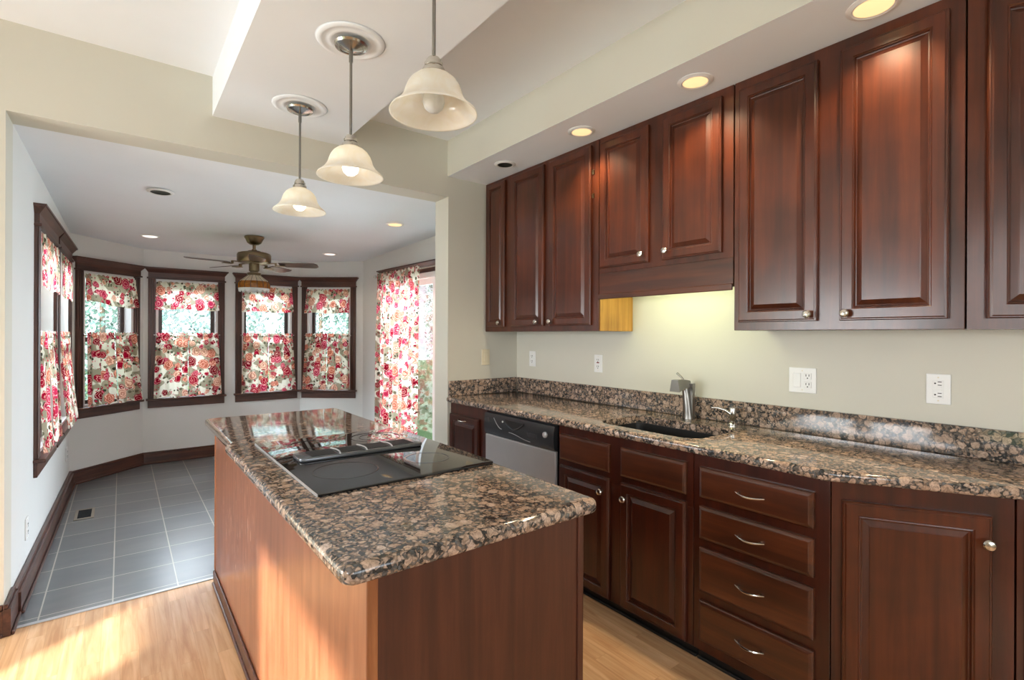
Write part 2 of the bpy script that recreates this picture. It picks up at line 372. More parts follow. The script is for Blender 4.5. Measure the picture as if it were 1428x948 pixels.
def wall(name, p, q, z0, z1, th, openings, mat):
    L, rz = frame_of(p, q)
    us = sorted({0, L, *[o[0] for o in openings], *[o[1] for o in openings]}); zs = sorted({z0, z1, *[o[2] for o in openings], *[o[3] for o in openings]})
    bm = B()
    solid = lambda i, k: 0 <= i < len(us) - 1 and 0 <= k < len(zs) - 1 and not any(o[0] - 1e-6 <= us[i] and us[i + 1] <= o[1] + 1e-6 and o[2] - 1e-6 <= zs[k] and zs[k + 1] <= o[3] + 1e-6 for o in openings)
    Q = lambda *ps: bm.faces.new([bm.verts.new(x) for x in ps])
    for i in range(len(us) - 1):
        for k in range(len(zs) - 1):
            if not solid(i, k): continue
            a, b, c, d = us[i], us[i + 1], zs[k], zs[k + 1]
            Q((a, 0, c), (b, 0, c), (b, 0, d), (a, 0, d)); Q((a, th, c), (a, th, d), (b, th, d), (b, th, c))
            if not solid(i - 1, k): Q((a, 0, c), (a, 0, d), (a, th, d), (a, th, c))
            if not solid(i + 1, k): Q((b, 0, c), (b, th, c), (b, th, d), (b, 0, d))
            if not solid(i, k - 1): Q((a, 0, c), (a, th, c), (b, th, c), (b, 0, c))
            if not solid(i, k + 1): Q((a, 0, d), (b, 0, d), (b, th, d), (a, th, d))
    bmesh.ops.remove_doubles(bm, verts=list(bm.verts), dist=1e-5)
    return struct(name, bm, mat, loc=(p[0], p[1], 0), rotz=rz)

# ------------------------------------------------------------------ the shell
YE, XW, ZC, ZH, ZB, ZS = 3.205, 2.523, 2.774, 2.368, 2.558, 2.515
XL, XOR = -2.6, 1.883
NL0, NL1, FA, FB, NR1, NR0 = (-.416, 3.395), (-.365, 6.0), (.18, 6.51), (1.74, 6.51), (2.34, 6.02), (2.47, 3.395)
zc_n = lambda y: ZH - (y - 3.2) * .038
bm = B(); box(bm, XL, XW + .4, -2.3, 3.25, -.06, 0); struct('floor', bm, M['oak'])
bm = B(); slab(bm, [(-.45, 3.25), (2.6, 3.25), (2.6, 6.05), (1.78, 6.6), (.15, 6.6), (-.45, 6.05)], -.06, 0.0); struct('floor_nook', bm, M['tile'])
bm = B(); box(bm, -.385, 2.45, 3.238, 3.262, 0, .005, .002); struct('trim_threshold', bm, M['steel'])
bm = B(); box(bm, XL - .15, XW + .15, -2.4, 3.4, ZC, ZC + .12); struct('ceiling', bm, M['ceil'])
bm = B(); n0 = bm.verts
pts = [(-.56, 3.2), (2.68, 3.2), (2.68, 6.2), (1.85, 6.72), (.1, 6.72), (-.56, 6.2)]
va = [bm.verts.new((x, y, zc_n(y))) for x, y in pts]; vb = [bm.verts.new((x, y, zc_n(y) + .1)) for x, y in pts]; ringfaces(bm, [va, vb], True, (True, True))
for v in list(bm.verts)[:]:
    if v.co.y < 3.25: v.co.y = 3.394
struct('ceiling_nook', bm, M['ceil'])
bm = B(); box(bm, .392, 1.091, -2.2, YE, ZB, ZC); struct('trim_beam', bm, M['ceil'])
bm = B(); box(bm, 1.876, XW, -2.2, YE, ZS, ZC)
for f in bm.faces:
    f.normal_update()
    if abs(f.normal.z) > .5: f.material_index = 1
struct('trim_soffit', bm, [M['wall'], M['ceil']])
# walls of the kitchen
wall('wall_end', (XL, YE), (XW, YE), 0, ZC, .19, [(-.416 - XL, XOR - XL, 0, ZH)], M['wall'])
wall('wall_right', (XW, YE), (XW, -2.2), 0, ZC, .12, [], M['wall'])
wall('wall_rear', (XW, -2.2), (XL, -2.2), 0, ZC, .12, [(1.1, 3.75, .8, 2.25)], M['wall'])
LW = [(-1.1, -.05, 1.2, 2.0), (.68, 1.30, .1, 1.272), (1.66, 2.36, .08, 2.05), (2.46, 3.12, .08, 2.05)]  # first two unseen openings are placed and shaped to cast the sun patches
wall('wall_left', (XL, -2.2), (XL, YE), 0, ZC, .12, [(a + 2.2, b + 2.2, c, d) for a, b, c, d in LW], M['wall'])
wall('sun_block_wall', (-5.2, YE), (XL - .125, YE), 0, 3.9, .19, [], M['sun_block'])  # unseen wall added only to keep sun off the left nook windows
# unseen openings behind the camera still get a frame and a pane
def plain_window(name, p, rz, w_, z0, z1, mulls=0):
    bm = B(); t = .05
    box(bm, 0, t, .03, .09, z0, z1); box(bm, w_ - t, w_, .03, .09, z0, z1); box(bm, t, w_ - t, .03, .09, z0, z0 + t); box(bm, t, w_ - t, .03, .09, z1 - t, z1)
    for i in range(mulls): x = w_ * (i + 1) / (mulls + 1); box(bm, x - .03, x + .03, .03, .09, z0 + t, z1 - t)
    o = struct(name, bm, M['liner'], loc=p, rotz=rz)
    bm = B(); box(bm, t, w_ - t, .058, .062, z0 + t, z1 - t); obj('pane', bm, M['glass'], o); return o
for i, (a, b, c, d) in enumerate(LW): plain_window('window_%d' % (7 + i), (XL, a, 0), PI / 2, b - a, c, d)
plain_window('window_11', (XW - 1.1, -2.2, 0), PI, 2.65, .8, 2.25, 2)  # unseen rear window added as an opening for the fill lamp

# ------------------------------------------------------------------ nook windows
def win_z(zs): return lambda z: 1.364 + (z - 1.364) * zs
def nook_window(idx, p, rz, a, b, zs=1.0, head_ext=.028):
    """p,rz = wall frame; a,b = outer edges of the casing along the wall"""
    Z = win_z(zs); cw = .066
    o = bpy.data.objects.new('window_%d' % idx, None); COL.objects.link(o); o.location = (p[0], p[1], 0); o.rotation_euler = (0, 0, rz); o['kind'] = 'structure'
    zt, zf, zo, zst, zap = Z(2.058), Z(2.035), Z(1.945), Z(.685), Z(.585)
    i0, i1 = a + cw, b - cw
    bm = B()                                                         # fluted casing legs
    for x0, x1 in ((a, i0), (i1, b)):
        box(bm, x0, x1, -.016, 0, zst, zo)
        for k in range(3):
            c = x0 + (x1 - x0) * (k + .5) / 3; box(bm, c - .007, c + .007, -.024, -.015, zst, zo - .005, .003, 1)
    obj('casing', bm, M['trimwood_v'], o)
    bm = B(); box(bm, a, b, -.024, 0, zo, zf - .03); box(bm, a - .012, b + .012, -.034, 0, zo - .006, zo + .010, .004)
    crown(bm, a, b, zf - .03, zt - .014, .024, .024 + head_ext); box(bm, a - head_ext - .004, b + head_ext + .004, -.058, 0, zt - .014, zt)
    obj('head_trim', bm, M['trimwood'], o)
    bm = B(); box(bm, a - .016, b + .016, -.055, 0, zst - .022, zst, .005); obj('sill', bm, M['trimwood'], o)
    bm = B(); box(bm, a, b, -.018, 0, zap, zst - .022, .003); obj('apron', bm, M['trimwood'], o)
    bm = B(); z0, z1 = zst, zo; t = .024
    box(bm, i0, i0 + t, -.004, .138, z0, z1); box(bm, i1 - t, i1, -.004, .138, z0, z1); box(bm, i0 + t, i1 - t, -.004, .138, z1 - .02, z1); box(bm, i0 + t, i1 - t, -.004, .138, z0, z0 + .02)
    obj('jamb_liner', bm, M['liner'], o)
    zm = (z0 + z1) / 2 - .01; s0, s1 = i0 + t, i1 - t
    for nm, za, zb, y in (('sash', z0 + .02, zm + .02, .045), ('sash', zm - .02, z1 - .02, .082)):
        bm = B(); f = .036
        box(bm, s0, s0 + f, y, y + .034, za, zb); box(bm, s1 - f, s1, y, y + .034, za, zb); box(bm, s0 + f, s1 - f, y, y + .034, za, za + f); box(bm, s0 + f, s1 - f, y, y + .034, zb - f, zb)
        s = obj(nm, bm, M['sash'], o)
        bm = B(); box(bm, s0 + f, s1 - f, y + .015, y + .019, za + f, zb - f); obj('pane', bm, M['glass'], s)
    return (i0, i1, zst, zo)
def cloth(bm, x0t, x1t, x0b, x1b, zt, zb, y, folds, amp, phase=0.0, ruffle=.0, edge=None, bottom=None, uvo=(0, 0), nu=None, nv=22, flare=0.0, dirn=-1):
    nu = nu or max(16, int(folds * 10)); uvl = bm.loops.layers.uv.verify(); g = []; uvs = {}
    for j in range(nv + 1):
        v = j / nv; row = []
        for i in range(nu + 1):
            u = i / nu
            xa, xb = x0t + (x0b - x0t) * v, x1t + (x1b - x1t) * v
            if edge: ea, eb = edge(v); xa += ea; xb += eb
            x = xa + (xb - xa) * u
            zbb = zb + (bottom(u) if bottom else 0)
            z = zt + (zbb - zt) * v
            k = .35 + .65 * min(1, v * 2.2)
            yy = amp * k * (math.sin(2 * PI * folds * u + phase) + .45 * math.sin(2 * PI * folds * .53 * u + phase * 2.1 + v * .8) - 1.3)
            if ruffle and v < ruffle * 1.6: yy += .004 * math.sin(2 * PI * folds * 3.1 * u + phase)
            if j == 0: z += .006 * math.sin(2 * PI * folds * 2.3 * u + phase)
            vt = bm.verts.new((x, y + yy - flare * v * v, z)); row.append(vt)
            uvs[vt] = (uvo[0] + (x0t + (x1t - x0t) * u) * 1.25, uvo[1] + z)
        g.append(row)
    for j in range(nv):
        for i in range(nu):
            f = bm.faces.new((g[j][i], g[j][i + 1], g[j + 1][i + 1], g[j + 1][i])); f.smooth = True
            for lp in f.loops: lp[uvl].uv = uvs[lp.vert]
CG, VG, RG = 'floral cafe curtains in the nook', 'floral valances in the nook', 'curtain rods in the nook'
def dress(p, rz, io, where, zs=1.0, drop=0.0, gap=None, notch=False, seed=0, flare=.03, yoff=-.048, spread=1.0):
    i0, i1, zst, zo = io; Z = win_z(zs); rnd = random.Random(seed)
    def put(name, bm, lab, cat, grp):
        o = obj(name, bm, M['floral'], loc=(p[0], p[1], 0), rotz=rz, smooth='all'); tag(o, lab, cat, grp); return o
    bm = B(); box(bm, i0 + .002, i1 - .002, -.022, -.006, zo - .048, zo - .020, .004)
    o = obj('curtain_rod', bm, M['white'], loc=(p[0], p[1], 0), rotz=rz); tag(o, 'flat white rod above the floral valance of ' + where, 'curtain rod', RG)
    bm = B(); bt = (lambda u: (.035 if u < .33 else .035 * max(0, 1 - (u - .33) / .12)) + .006 * math.sin(u * 14)) if notch else (lambda u: .008 * math.sin(u * 9 + seed))
    cloth(bm, i0 + .004, i1 - .004, i0 - .012 * spread, i1 + .006 * spread, zo - .034, Z(1.618), -.030 if spread == 1 else -.0275, 5, .006, seed, .12, bottom=bt, uvo=(seed * .37, seed * .61), flare=.03 * spread)
    put('valance', bm, 'gathered floral valance across the top of ' + where, 'valance', VG)
    mid = (i0 + i1) / 2; zt = Z(1.372); zb = zst - .003 + .012 - drop
    g0 = gap or (lambda v: 0)
    for k, (xa, xb, ya, yb) in enumerate(((i0 + .002, mid - .001, i0 - .022 * spread + .002, mid - .004), (mid + .001, i1 - .002, mid + .004, i1 + .030 * spread))):
        bm = B(); ed = (lambda v: (0, -g0(v))) if k == 0 else (lambda v: (g0(v), 0))
        cloth(bm, xa, xb, ya, yb, zt, zb, yoff, 3.4, .0135 if spread == 1 else .009, seed + k * 2.2, .10, edge=ed, uvo=(seed * .43 + k * .29, seed * .17 + 3.0), bottom=lambda u: .007 * math.sin(u * 11 + seed), flare=flare)
        put('cafe_curtain', bm, ('left' if k == 0 else 'right') + ' half of the floral cafe curtain on ' + where, 'curtain', CG)
    bm = B(); lathe(bm, [(.006, i0 - .01 * spread), (.006, i1 + .01 * spread)], (0, yoff + .014, zt - .024), 10, 'x')
    if spread == 1: lathe(bm, [(.0, i0 - .02), (.009, i0 - .018), (.009, i0 - .01)], (0, yoff + .014, zt - .024), 10, 'x'); lathe(bm, [(.009, i1 + .01), (.009, i1 + .018), (.0, i1 + .02)], (0, yoff + .014, zt - .024), 10, 'x')
    o = obj('curtain_rod', bm, M['nickel'], loc=(p[0], p[1], 0), rotz=rz, smooth=True); tag(o, 'thin metal rod carrying the cafe curtains on ' + where, 'curtain rod', RG)

Lr, rzL = frame_of(NL0, NL1)
uL = lambda y: (y - 3.395) / (6.0 - 3.395) * Lr
L1, rz1 = frame_of(NL1, FA); L2, rz2 = frame_of(FA, FB); L3, rz3 = frame_of(FB, NR1); L4, rz4 = frame_of(NR1, NR0)
spec = [   # index, origin, rot, a, b, zscale, where
    (1, NL0, rzL, uL(4.03), uL(4.93), 1.085, 'the left wall window nearer the kitchen', dict(seed=1, gap=lambda v: .10 * max(0, math.sin(PI * min(1, max(0, (v - .3) / .68)))), drop=.0, flare=.022, yoff=-.012, spread=0)),
    (2, NL0, rzL, uL(5.00), uL(5.90), 1.085, 'the left wall window by the bay corner', dict(seed=2, flare=.05, yoff=-.012, spread=0)),
    (3, NL1, rz1, .045, .695, 1.0, 'the leftmost angled bay window', dict(seed=3, notch=True)),
    (4, FA, rz2, .040, .742, 1.0, 'the bay window left of the ceiling fan', dict(seed=4)),
    (5, FA, rz2, .850, 1.525, 1.0, 'the bay window behind the fan lamp', dict(seed=5)),
    (6, FB, rz3, .022, .690, 1.0, 'the rightmost angled bay window', dict(seed=6)),
]
ios = {}
for i, p, rz, a, b, zs, wh, kw in spec:
    ios[i] = nook_window(i, p, rz, a, b, zs); dress(p, rz, ios[i], wh, zs, **kw)
op = lambda *ids: [(ios[i][0], ios[i][1], ios[i][2], ios[i][3]) for i in ids]
ZN = 2.42
wall('wall_nook_left', NL0, NL1, 0, ZN, .14, op(1, 2), M['wall_nook'])
wall('wall_bay_left', NL1, FA, 0, ZN, .14, op(3), M['wall_nook'])
wall('wall_bay_far', FA, FB, 0, ZN, .14, op(4, 5), M['wall_nook'])
wall('wall_bay_right', FB, NR1, 0, ZN, .14, op(6), M['wall_nook'])
# right nook wall with the sliding door
R = lambda y: (6.02 - y) / (6.02 - 3.395) * L4
d0, d1, dz = R(5.36), R(3.56), 1.985
wall('wall_nook_right', NR1, NR0, 0, ZN, .14, [(d0, d1, .02, dz)], M['wall_nook'])
dr = bpy.data.objects.new('door_1', None); COL.objects.link(dr); dr.location = (NR1[0], NR1[1], 0); dr.rotation_euler = (0, 0, rz4); dr['kind'] = 'structure'
bm = B(); box(bm, d0, d0 + .05, -.004, .135, .02, dz); box(bm, d1 - .05, d1, -.004, .135, .02, dz); box(bm, d0 + .05, d1 - .05, -.004, .135, dz - .05, dz); box(bm, d0 + .05, d1 - .05, -.004, .135, .02, .05); obj('door_frame', bm, M['liner'], dr)
for x0, x1, y in ((d0 + .05, (d0 + d1) / 2 + .03, .05), ((d0 + d1) / 2 - .03, d1 - .05, .09)):
    bm = B(); f = .06
    box(bm, x0, x0 + f, y, y + .035, .05, dz - .05); box(bm, x1 - f, x1, y, y + .035, .05, dz - .05); box(bm, x0 + f, x1 - f, y, y + .035, .05, .05 + f); box(bm, x0 + f, x1 - f, y, y + .035, dz - .05 - f, dz - .05)
    s = obj('sliding_leaf', bm, M['liner'], dr); bm = B(); box(bm, x0 + f, x1 - f, y + .015, y + .02, .05 + f, dz - .05 - f); obj('pane', bm, M['glass'], s)
bm = B(); box(bm, d0 - .07, d0, -.018, 0, 0, dz); box(bm, d1, d1 + .07, -.018, 0, 0, dz); obj('casing', bm, M['trimwood_v'], dr)
bm = B(); box(bm, d0 - .07, d1 + .07, -.022, 0, dz, dz + .05); crown(bm, d0 - .07, d1 + .07, dz + .05, dz + .085, .022, .075); box(bm, d0 - .13, d1 + .13, -.08, 0, dz + .085, dz + .097); obj('head_trim', bm, M['trimwood'], dr)
bm = B(); cloth(bm, R(5.40), R(4.47), R(5.41), R(4.50), 2.035, .30, -.115, 9, .016, 1.0, .05, uvo=(7.3, 5.1), nv=40, nu=110)
tag(obj('long_curtain', bm, M['floral'], loc=(NR1[0], NR1[1], 0), rotz=rz4, smooth='all'), 'long floral curtain hanging over the sliding door on the right', 'curtain')
bm = B(); lathe(bm, [(.008, R(5.45)), (.008, R(3.5))], (0, -.10, 2.012), 10, 'x'); lathe(bm, [(0, R(5.50)), (.016, R(5.48)), (.016, R(5.46)), (.006, R(5.45))], (0, -.10, 2.012), 12, 'x'); box(bm, R(5.45), R(5.435), -.10, 0, 2.006, 2.018)
tag(obj('curtain_rod', bm, M['nickel'], loc=(NR1[0], NR1[1], 0), rotz=rz4, smooth=True), 'metal rod with ball end over the long sliding door curtain', 'curtain rod', RG)
# baseboards
def baseboard(name, p, q, h=.125, t=.022):
    L, rz = frame_of(p, q); bm = B(); box(bm, 0, L, -t, -.0005, .0005, h - .022); crown(bm, 0, L, h - .022, h, t, t * .5) if False else box(bm, 0, L, -t * .65, -.0005, h - .022, h, .003, 1)
    box(bm, 0, L, -t - .012, -t, .0005, .018, .004, 1)
    struct(name, bm, M['trimwood'], loc=(p[0], p[1], 0), rotz=rz)
baseboard('baseboard_left', (NL0[0] + .002, NL0[1]), NL1, .13, .034); baseboard('baseboard_bay_left', NL1, FA); baseboard('baseboard_far', FA, FB); baseboard('baseboard_bay_right', FB, NR1)
baseboard('baseboard_right', NR1, tuple(Vector(NR1).lerp(Vector(NR0), (d0 - .075) / L4)))
baseboard('baseboard_end', (XL, YE), (-.416, YE), .14, .022); baseboard('baseboard_jamb', (-.416, YE - .022), (-.416, 3.392), .145, .026)

# ------------------------------------------------------------------ cabinets
KN, PU = 'round nickel cabinet knobs', 'arched nickel drawer pulls'
def knob(par, x, z, y):
    bm = B(); lathe(bm, [(.007, 0), (.0055, -.012), (.008, -.016), (.0155, -.020), (.0165, -.025), (.013, -.030), (.006, -.032), (0, -.0325)], (x, y, z), 20, 'y', (True, False)); obj('knob', bm, M['nickel'], par, smooth=True)
def pull(par, x, z, y, w_=.096):
    bm = B(); n = 12; pts = [(x - w_ * .58 + w_ * 1.16 * i / n, y - .006 - .020 * math.sin(PI * i / n), z - .004 * math.sin(PI * i / n)) for i in range(n + 1)]
    tube(bm, pts, [.0028 + .0022 * math.sin(PI * i / n) for i in range(n + 1)], 8)
    for s in (-1, 1): lathe(bm, [(.0042, 0), (.0042, -.014)], (x + s * w_ * .44, y, z), 10, 'y')
    obj('pull', bm, M['nickel'], par, smooth=True)
def door(par, x0, x1, z0, z1, mat, kn=None, name='door'):
    bm = B(); panel_door(bm, x0, x1, z0, z1, -.0005, DOOR if x1 - x0 > .23 else [(i * .8, d) for i, d in DOOR]); d = obj(name, bm, mat, par)
    if kn: knob(d, kn[0], kn[1], -.0205)
    return d
def drawer(par, x0, x1, z0, z1, mat, pl=True, name='drawer'):
    bm = B(); panel_door(bm, x0, x1, z0, z1, -.0005, DRAWER); d = obj(name, bm, mat, par)
    if pl: pull(d, (x0 + x1) / 2, (z0 + z1) / 2, -.021)
    return d
ry = -PI / 2
XU, ZU = 2.214, 1.389
def upper(label, ya, yb, z0, doors, **k):
    t = thing('upper_cabinet', label, 'cabinet', (XU, ya, 0), ry); W = ya - yb
    bm = B(); box(bm, .0006, W - .0006, 0, XW - XU - .001, z0, ZS - .001, .0015, 1); obj('carcass', bm, M['cherry'], t)
    for (a, b, za, zb, kx, kz) in doors: door(t, ya - a, ya - b, za, zb, M['cherry'], (ya - kx, kz) if kx is not None else None)
    return t
u1 = upper('tall dark cherry wall cabinet with three doors at the nook end', 3.203, 2.040, ZU, [(3.165, 2.945, 1.425, 2.49, 2.985, 1.452), (2.865, 2.515, 1.425, 2.49, 2.568, 1.452), (2.462, 2.092, 1.425, 2.49, 2.432, 1.452)])
bm = B(); box(bm, 3.203 - 2.0399, 3.203 - 2.0365, .012, .306, ZU + .001, 1.60); o = obj('side_panel', bm, M['maple'], u1); o['label'] = 'bare pale maple side below the short cabinet'
for hz in (2.33, 2.19):
    bm = B(); box(bm, 3.203 - 2.090, 3.203 - 2.074, -.010, -.0005, hz - .014, hz + .014, .003); obj('hinge', bm, M['brass'], u1)
u2 = upper('short dark cherry cabinet with two doors and a valance above the sink', 2.036, 1.215, 1.724, [(2.020, 1.680, 1.752, 2.478, 1.712, 1.795), (1.592, 1.268, 1.752, 2.478, 1.560, 1.795)])
W2 = 2.036 - 1.215
bm = B(); box(bm, .001, W2 - .001, -.0005, .019, 1.590, 1.7235); box(bm, .001, W2 - .001, -.012, .0, 1.573, 1.604, .004); o = obj('valance_board', bm, M['cherry_h'], u2)
u3 = upper('tall dark cherry wall cabinet with two doors right of the sink', 1.211, .412, ZU, [(1.186, .858, 1.425, 2.47, .885, 1.452), (.778, .452, 1.425, 2.47, .752, 1.452)])
AU = -math.radians(60.1)
def ang(x, y, u, v=0.0): return (x + u * math.cos(AU) - v * math.sin(AU), y + u * math.sin(AU) + v * math.cos(AU))
t = thing('upper_cabinet', 'angled end cherry wall cabinet at the far right edge, one door partly seen', 'cabinet', (XU, .409, 0), AU)
WU = (XW - XU) / math.cos(AU) - .004
bm = B(); slab(bm, [(.002, 0), (WU, 0), (.155, .264)], ZU, ZS - .001); obj('carcass', bm, M['cherry'], t)
door(t, .052, WU - .06, 1.425, 2.47, M['cherry'])
# under cabinet light behind the valance
t = thing('under_cabinet_light', 'slim fluorescent light fixed under the short cabinet above the sink', 'light', (2.29, 1.626, 1.7235))
bm = B(); box(bm, -.035, .035, -.29, .29, -.024, 0, .003); obj('housing', bm, M['white'], t)
bm = B(); lathe(bm, [(.009, -.27), (.009, .27)], (0, 0, -.034), 12, 'y'); obj('tube', bm, M['tube'], t, smooth=True)
lamp('under_cabinet_glow', 'AREA', (2.29, 1.626, 1.672), 1.7, (.93, 1, .56), None, shape='RECTANGLE', size=.05, size_y=.56).rotation_euler = (0, -.3, 0)

XB, ZT = 1.910, .876
def base(label, ya, yb, z1=ZT - .001, depth=XW - 1.910 - .001):
    t = thing('base_cabinet', label, 'cabinet', (XB, ya, 0), ry); W = ya - yb
    bm = B(); box(bm, .0006, W - .0006, 0, depth, .058, z1, .0015, 1); obj('carcass', bm, M['cherry_low'], t)
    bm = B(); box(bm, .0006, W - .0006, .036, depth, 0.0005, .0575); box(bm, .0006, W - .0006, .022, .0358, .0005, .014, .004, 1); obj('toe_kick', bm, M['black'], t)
    return t
t = base('narrow cherry base cabinet left of the dishwasher', 3.203, 2.735)
d = door(t, .012, 3.203 - 2.815, .095, .796, M['cherry_low']); pull(d, .195, .768, -.0205)
# sink cabinet: low carcass so that the bowl has room
t = base('cherry sink cabinet with two doors and two false fronts', 2.046, 1.219, .640)
bm = B(); box(bm, .0006, 2.046 - 1.219 - .0006, 0, .02, .6405, ZT - .001); obj('face_frame', bm, M['cherry_low'], t)
yy = 2.046
drawer(t, yy - 2.030, yy - 1.674, .690, .828, M['cherry_h'], False, 'false_front'); drawer(t, yy - 1.603, yy - 1.248, .690, .828, M['cherry_h'], False, 'false_front')
door(t, yy - 2.030, yy - 1.674, .066, .660, M['cherry_low'], (yy - 1.712, .592)); door(t, yy - 1.603, yy - 1.248, .066, .660, M['cherry_low'], (yy - 1.567, .592))
t = base('cherry four drawer base cabinet right of the sink', 1.217, .700)
yy = 1.217
for za, zb in ((.697, .823), (.527, .661), (.311, .491), (.107, .272)): drawer(t, yy - 1.184, yy - .747, za, zb, M['cherry_h'])
def angbase(label, u0, w_, dr_):
    x, y = ang(XB, .697, u0); t = thing('base_cabinet', label, 'cabinet', (x, y, 0), AU)
    dep = lambda u: (1.0 - u) * math.tan(math.radians(29.9)) * 1.0
    tot = (XW - .006 - XB) / math.cos(AU)
    d_ = lambda u: max(.012, (tot - u0 - u) * math.tan(math.radians(29.9)) - .004)
    bm = B(); slab(bm, [(.001, 0), (w_ - .001, 0), (w_ - .001, d_(w_)), ((.304, .52) if u0 == 0 else (.001, d_(0)))], .058, ZT - .001); obj('carcass', bm, M['cherry_low'], t)
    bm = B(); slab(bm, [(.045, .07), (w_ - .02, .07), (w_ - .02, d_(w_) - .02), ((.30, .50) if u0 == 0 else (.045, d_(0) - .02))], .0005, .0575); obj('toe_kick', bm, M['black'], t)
    if dr_: door(t, dr_[0], dr_[1], .085, .815, M['cherry'], dr_[2])
    return t
angbase('angled cherry end base cabinet with one large door', 0, .478, (.030, .420, (.402, .735)))
angbase('last angled base cabinet cut off by the right edge', .482, .36, (.022, .34, None))

# dishwasher
t = thing('dishwasher', 'stainless dishwasher with black control panel under the counter', 'dishwasher', (XB, 2.731, 0), ry); W = 2.731 - 2.050
bm = B(); box(bm, .006, W - .006, .0, .58, .10, .868); obj('tub', bm, M['black'], t)
bm = B(); box(bm, .006, W - .006, -.022, -.0005, .11, .722, .004); o = obj('door', bm, M['steel'], t); o['label'] = 'plain stainless door'
bm = B(); n = 24; rings = []
prof = [(-.0005, .727), (-.024, .727), (-.030, .745), (-.034, .785), (-.032, .83), (-.026, .862), (-.0005, .862)]
for i in range(n + 1):
    x = .006 + (W - .012) * i / n; rings.append([bm.verts.new((x, yv, zv)) for yv, zv in prof])
ringfaces(bm, rings, True, (True, True)); cp = obj('control_panel', bm, M['blackplastic'], t, smooth=True)
bm = B(); n = 20; pts = [(W * .33 + W * .28 * i / n, -.036, .835 - .042 * math.sin(PI * i / n)) for i in range(n + 1)]
tube(bm, pts, .0055, 8); obj('handle', bm, M['blackplastic'], cp, smooth=True)
bm = B(); vs_ = [bm.verts.new((p[0], -.0352, p[2])) for p in pts] + [bm.verts.new((W * .61 - W * .28 * i / n, -.0352, .842)) for i in range(n + 1)]; bm.faces.new(vs_); ex = bmesh.ops.extrude_face_region(bm, geom=list(bm.faces)); bmesh.ops.translate(bm, verts=[g for g in ex['geom'] if isinstance(g, bmesh.types.BMVert)], vec=(0, .0025, 0)); obj('grip_recess', bm, M['black'], cp)
bm = B(); lathe(bm, [(.017, -.034), (.017, -.043), (.012, -.046), (0, -.046)], (W * .895, 0, .808), 24, 'y'); o = obj('dial', bm, M['steel'], cp, smooth=True); o['label'] = 'round silver badge'
for x0, x1, z in ((.03, .10, .822), (.66, .78, .784)):
    bm = B(); box(bm, W * x0, W * x1 if x1 < 1 else x1, -.0362, -.032, z - .016, z + .012, .002); obj('button_strip', bm, M['ringgrey'], cp)
bm = B(); lathe(bm, [(.006, -.034), (.006, -.039), (0, -.04)], (W * .31, 0, .826), 14, 'y'); obj('indicator', bm, M['white'], cp, smooth=True)
bm = B(); tube(bm, [(W * (.17 + .12 * i / 10), -.0355, .838 - .06 * math.sin(PI * .5 * i / 10)) for i in range(11)], .0018, 6); tube(bm, [(W * (.40 + .30 * i / 10), -.0345, .757 + .012 * math.cos(PI * i / 10)) for i in range(11)], .0016, 6); obj('trim_line', bm, M['steel'], cp)
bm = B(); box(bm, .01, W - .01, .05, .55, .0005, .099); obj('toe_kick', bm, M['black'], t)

# countertop with an undermount sink cut out
def arc(cx, cy, r, a0, a1, n=6): return [(cx + r * math.cos(math.radians(a0 + (a1 - a0) * i / n)), cy + r * math.sin(math.radians(a0 + (a1 - a0) * i / n))) for i in range(n + 1)]
XF = 1.868
e1 = ang(XF, .705, 0); ee = ang(XF, .705, (XW - .004 - XF) / math.cos(AU))
out = [(XW - .002, YE - .002), (XF + .018, YE - .002)] + arc(XF + .018, YE + .010, .018, 180, 180, 1)[:0] + [(XF, YE - .012), (XF, .705), ee]
sx0, sx1, sy0, sy1 = 1.958, 2.315, 1.245, 1.825
hole = arc(sx1 - .05, sy1 - .05, .05, 0, 90) + arc(sx0 + .09, sy1 - .09, .09, 90, 180) + arc(sx0 + .09, sy0 + .09, .09, 180, 270) + arc(sx1 - .05, sy0 + .05, .05, 270, 360)
ct = thing('countertop', 'long brown granite countertop along the right wall', 'countertop', (0, 0, 0))
bm = B(); slab(bm, out, ZT, .914, hole, .014, 4); obj('slab', bm, M['granite'], ct, smooth=True)
bm = B(); box(bm, XW - .021, XW - .001, ee[1] + .02, YE - .024, .9145, 1.028, .003); obj('backsplash', bm, M['granite'], ct)
bm = B(); box(bm, XF + .02, XW - .0215, YE - .022, YE - .001, .9145, 1.028, .003); obj('backsplash', bm, M['granite'], ct)
# sink
t = thing('sink', 'black undermount sink set in the granite counter', 'sink', ((sx0 + sx1) / 2, (sy0 + sy1) / 2, .68))
cx_, cy_ = (sx0 + sx1) / 2, (sy0 + sy1) / 2
bm = B(); rings = []
for s, z in ((1.045, .195), (1.0, .195), (.985, .10), (.93, .012), (.85, 0), (.15, -.004)):
    rings.append([bm.verts.new(((x - cx_) * s, (y - cy_) * s, z)) for x, y in hole])
ringfaces(bm, rings, True, (False, True))
for s, z in ((.17, -.015), (.96, -.012), (1.045, .08), (1.047, .1945)): rings.append([bm.verts.new(((x - cx_) * s, (y - cy_) * s, z)) for x, y in hole])
ringfaces(bm, rings[6:] , True, (True, False)); ringfaces(bm, [rings[-1], rings[0]], True)
obj('bowl', bm, M['sinkblack'], t, smooth=True)
bm = B(); lathe(bm, [(.040, .001), (.040, .004), (.030, .005), (.028, .001), (0, .001)], (0, 0, -.003), 24); obj('drain', bm, M['steel'], t, smooth=True)
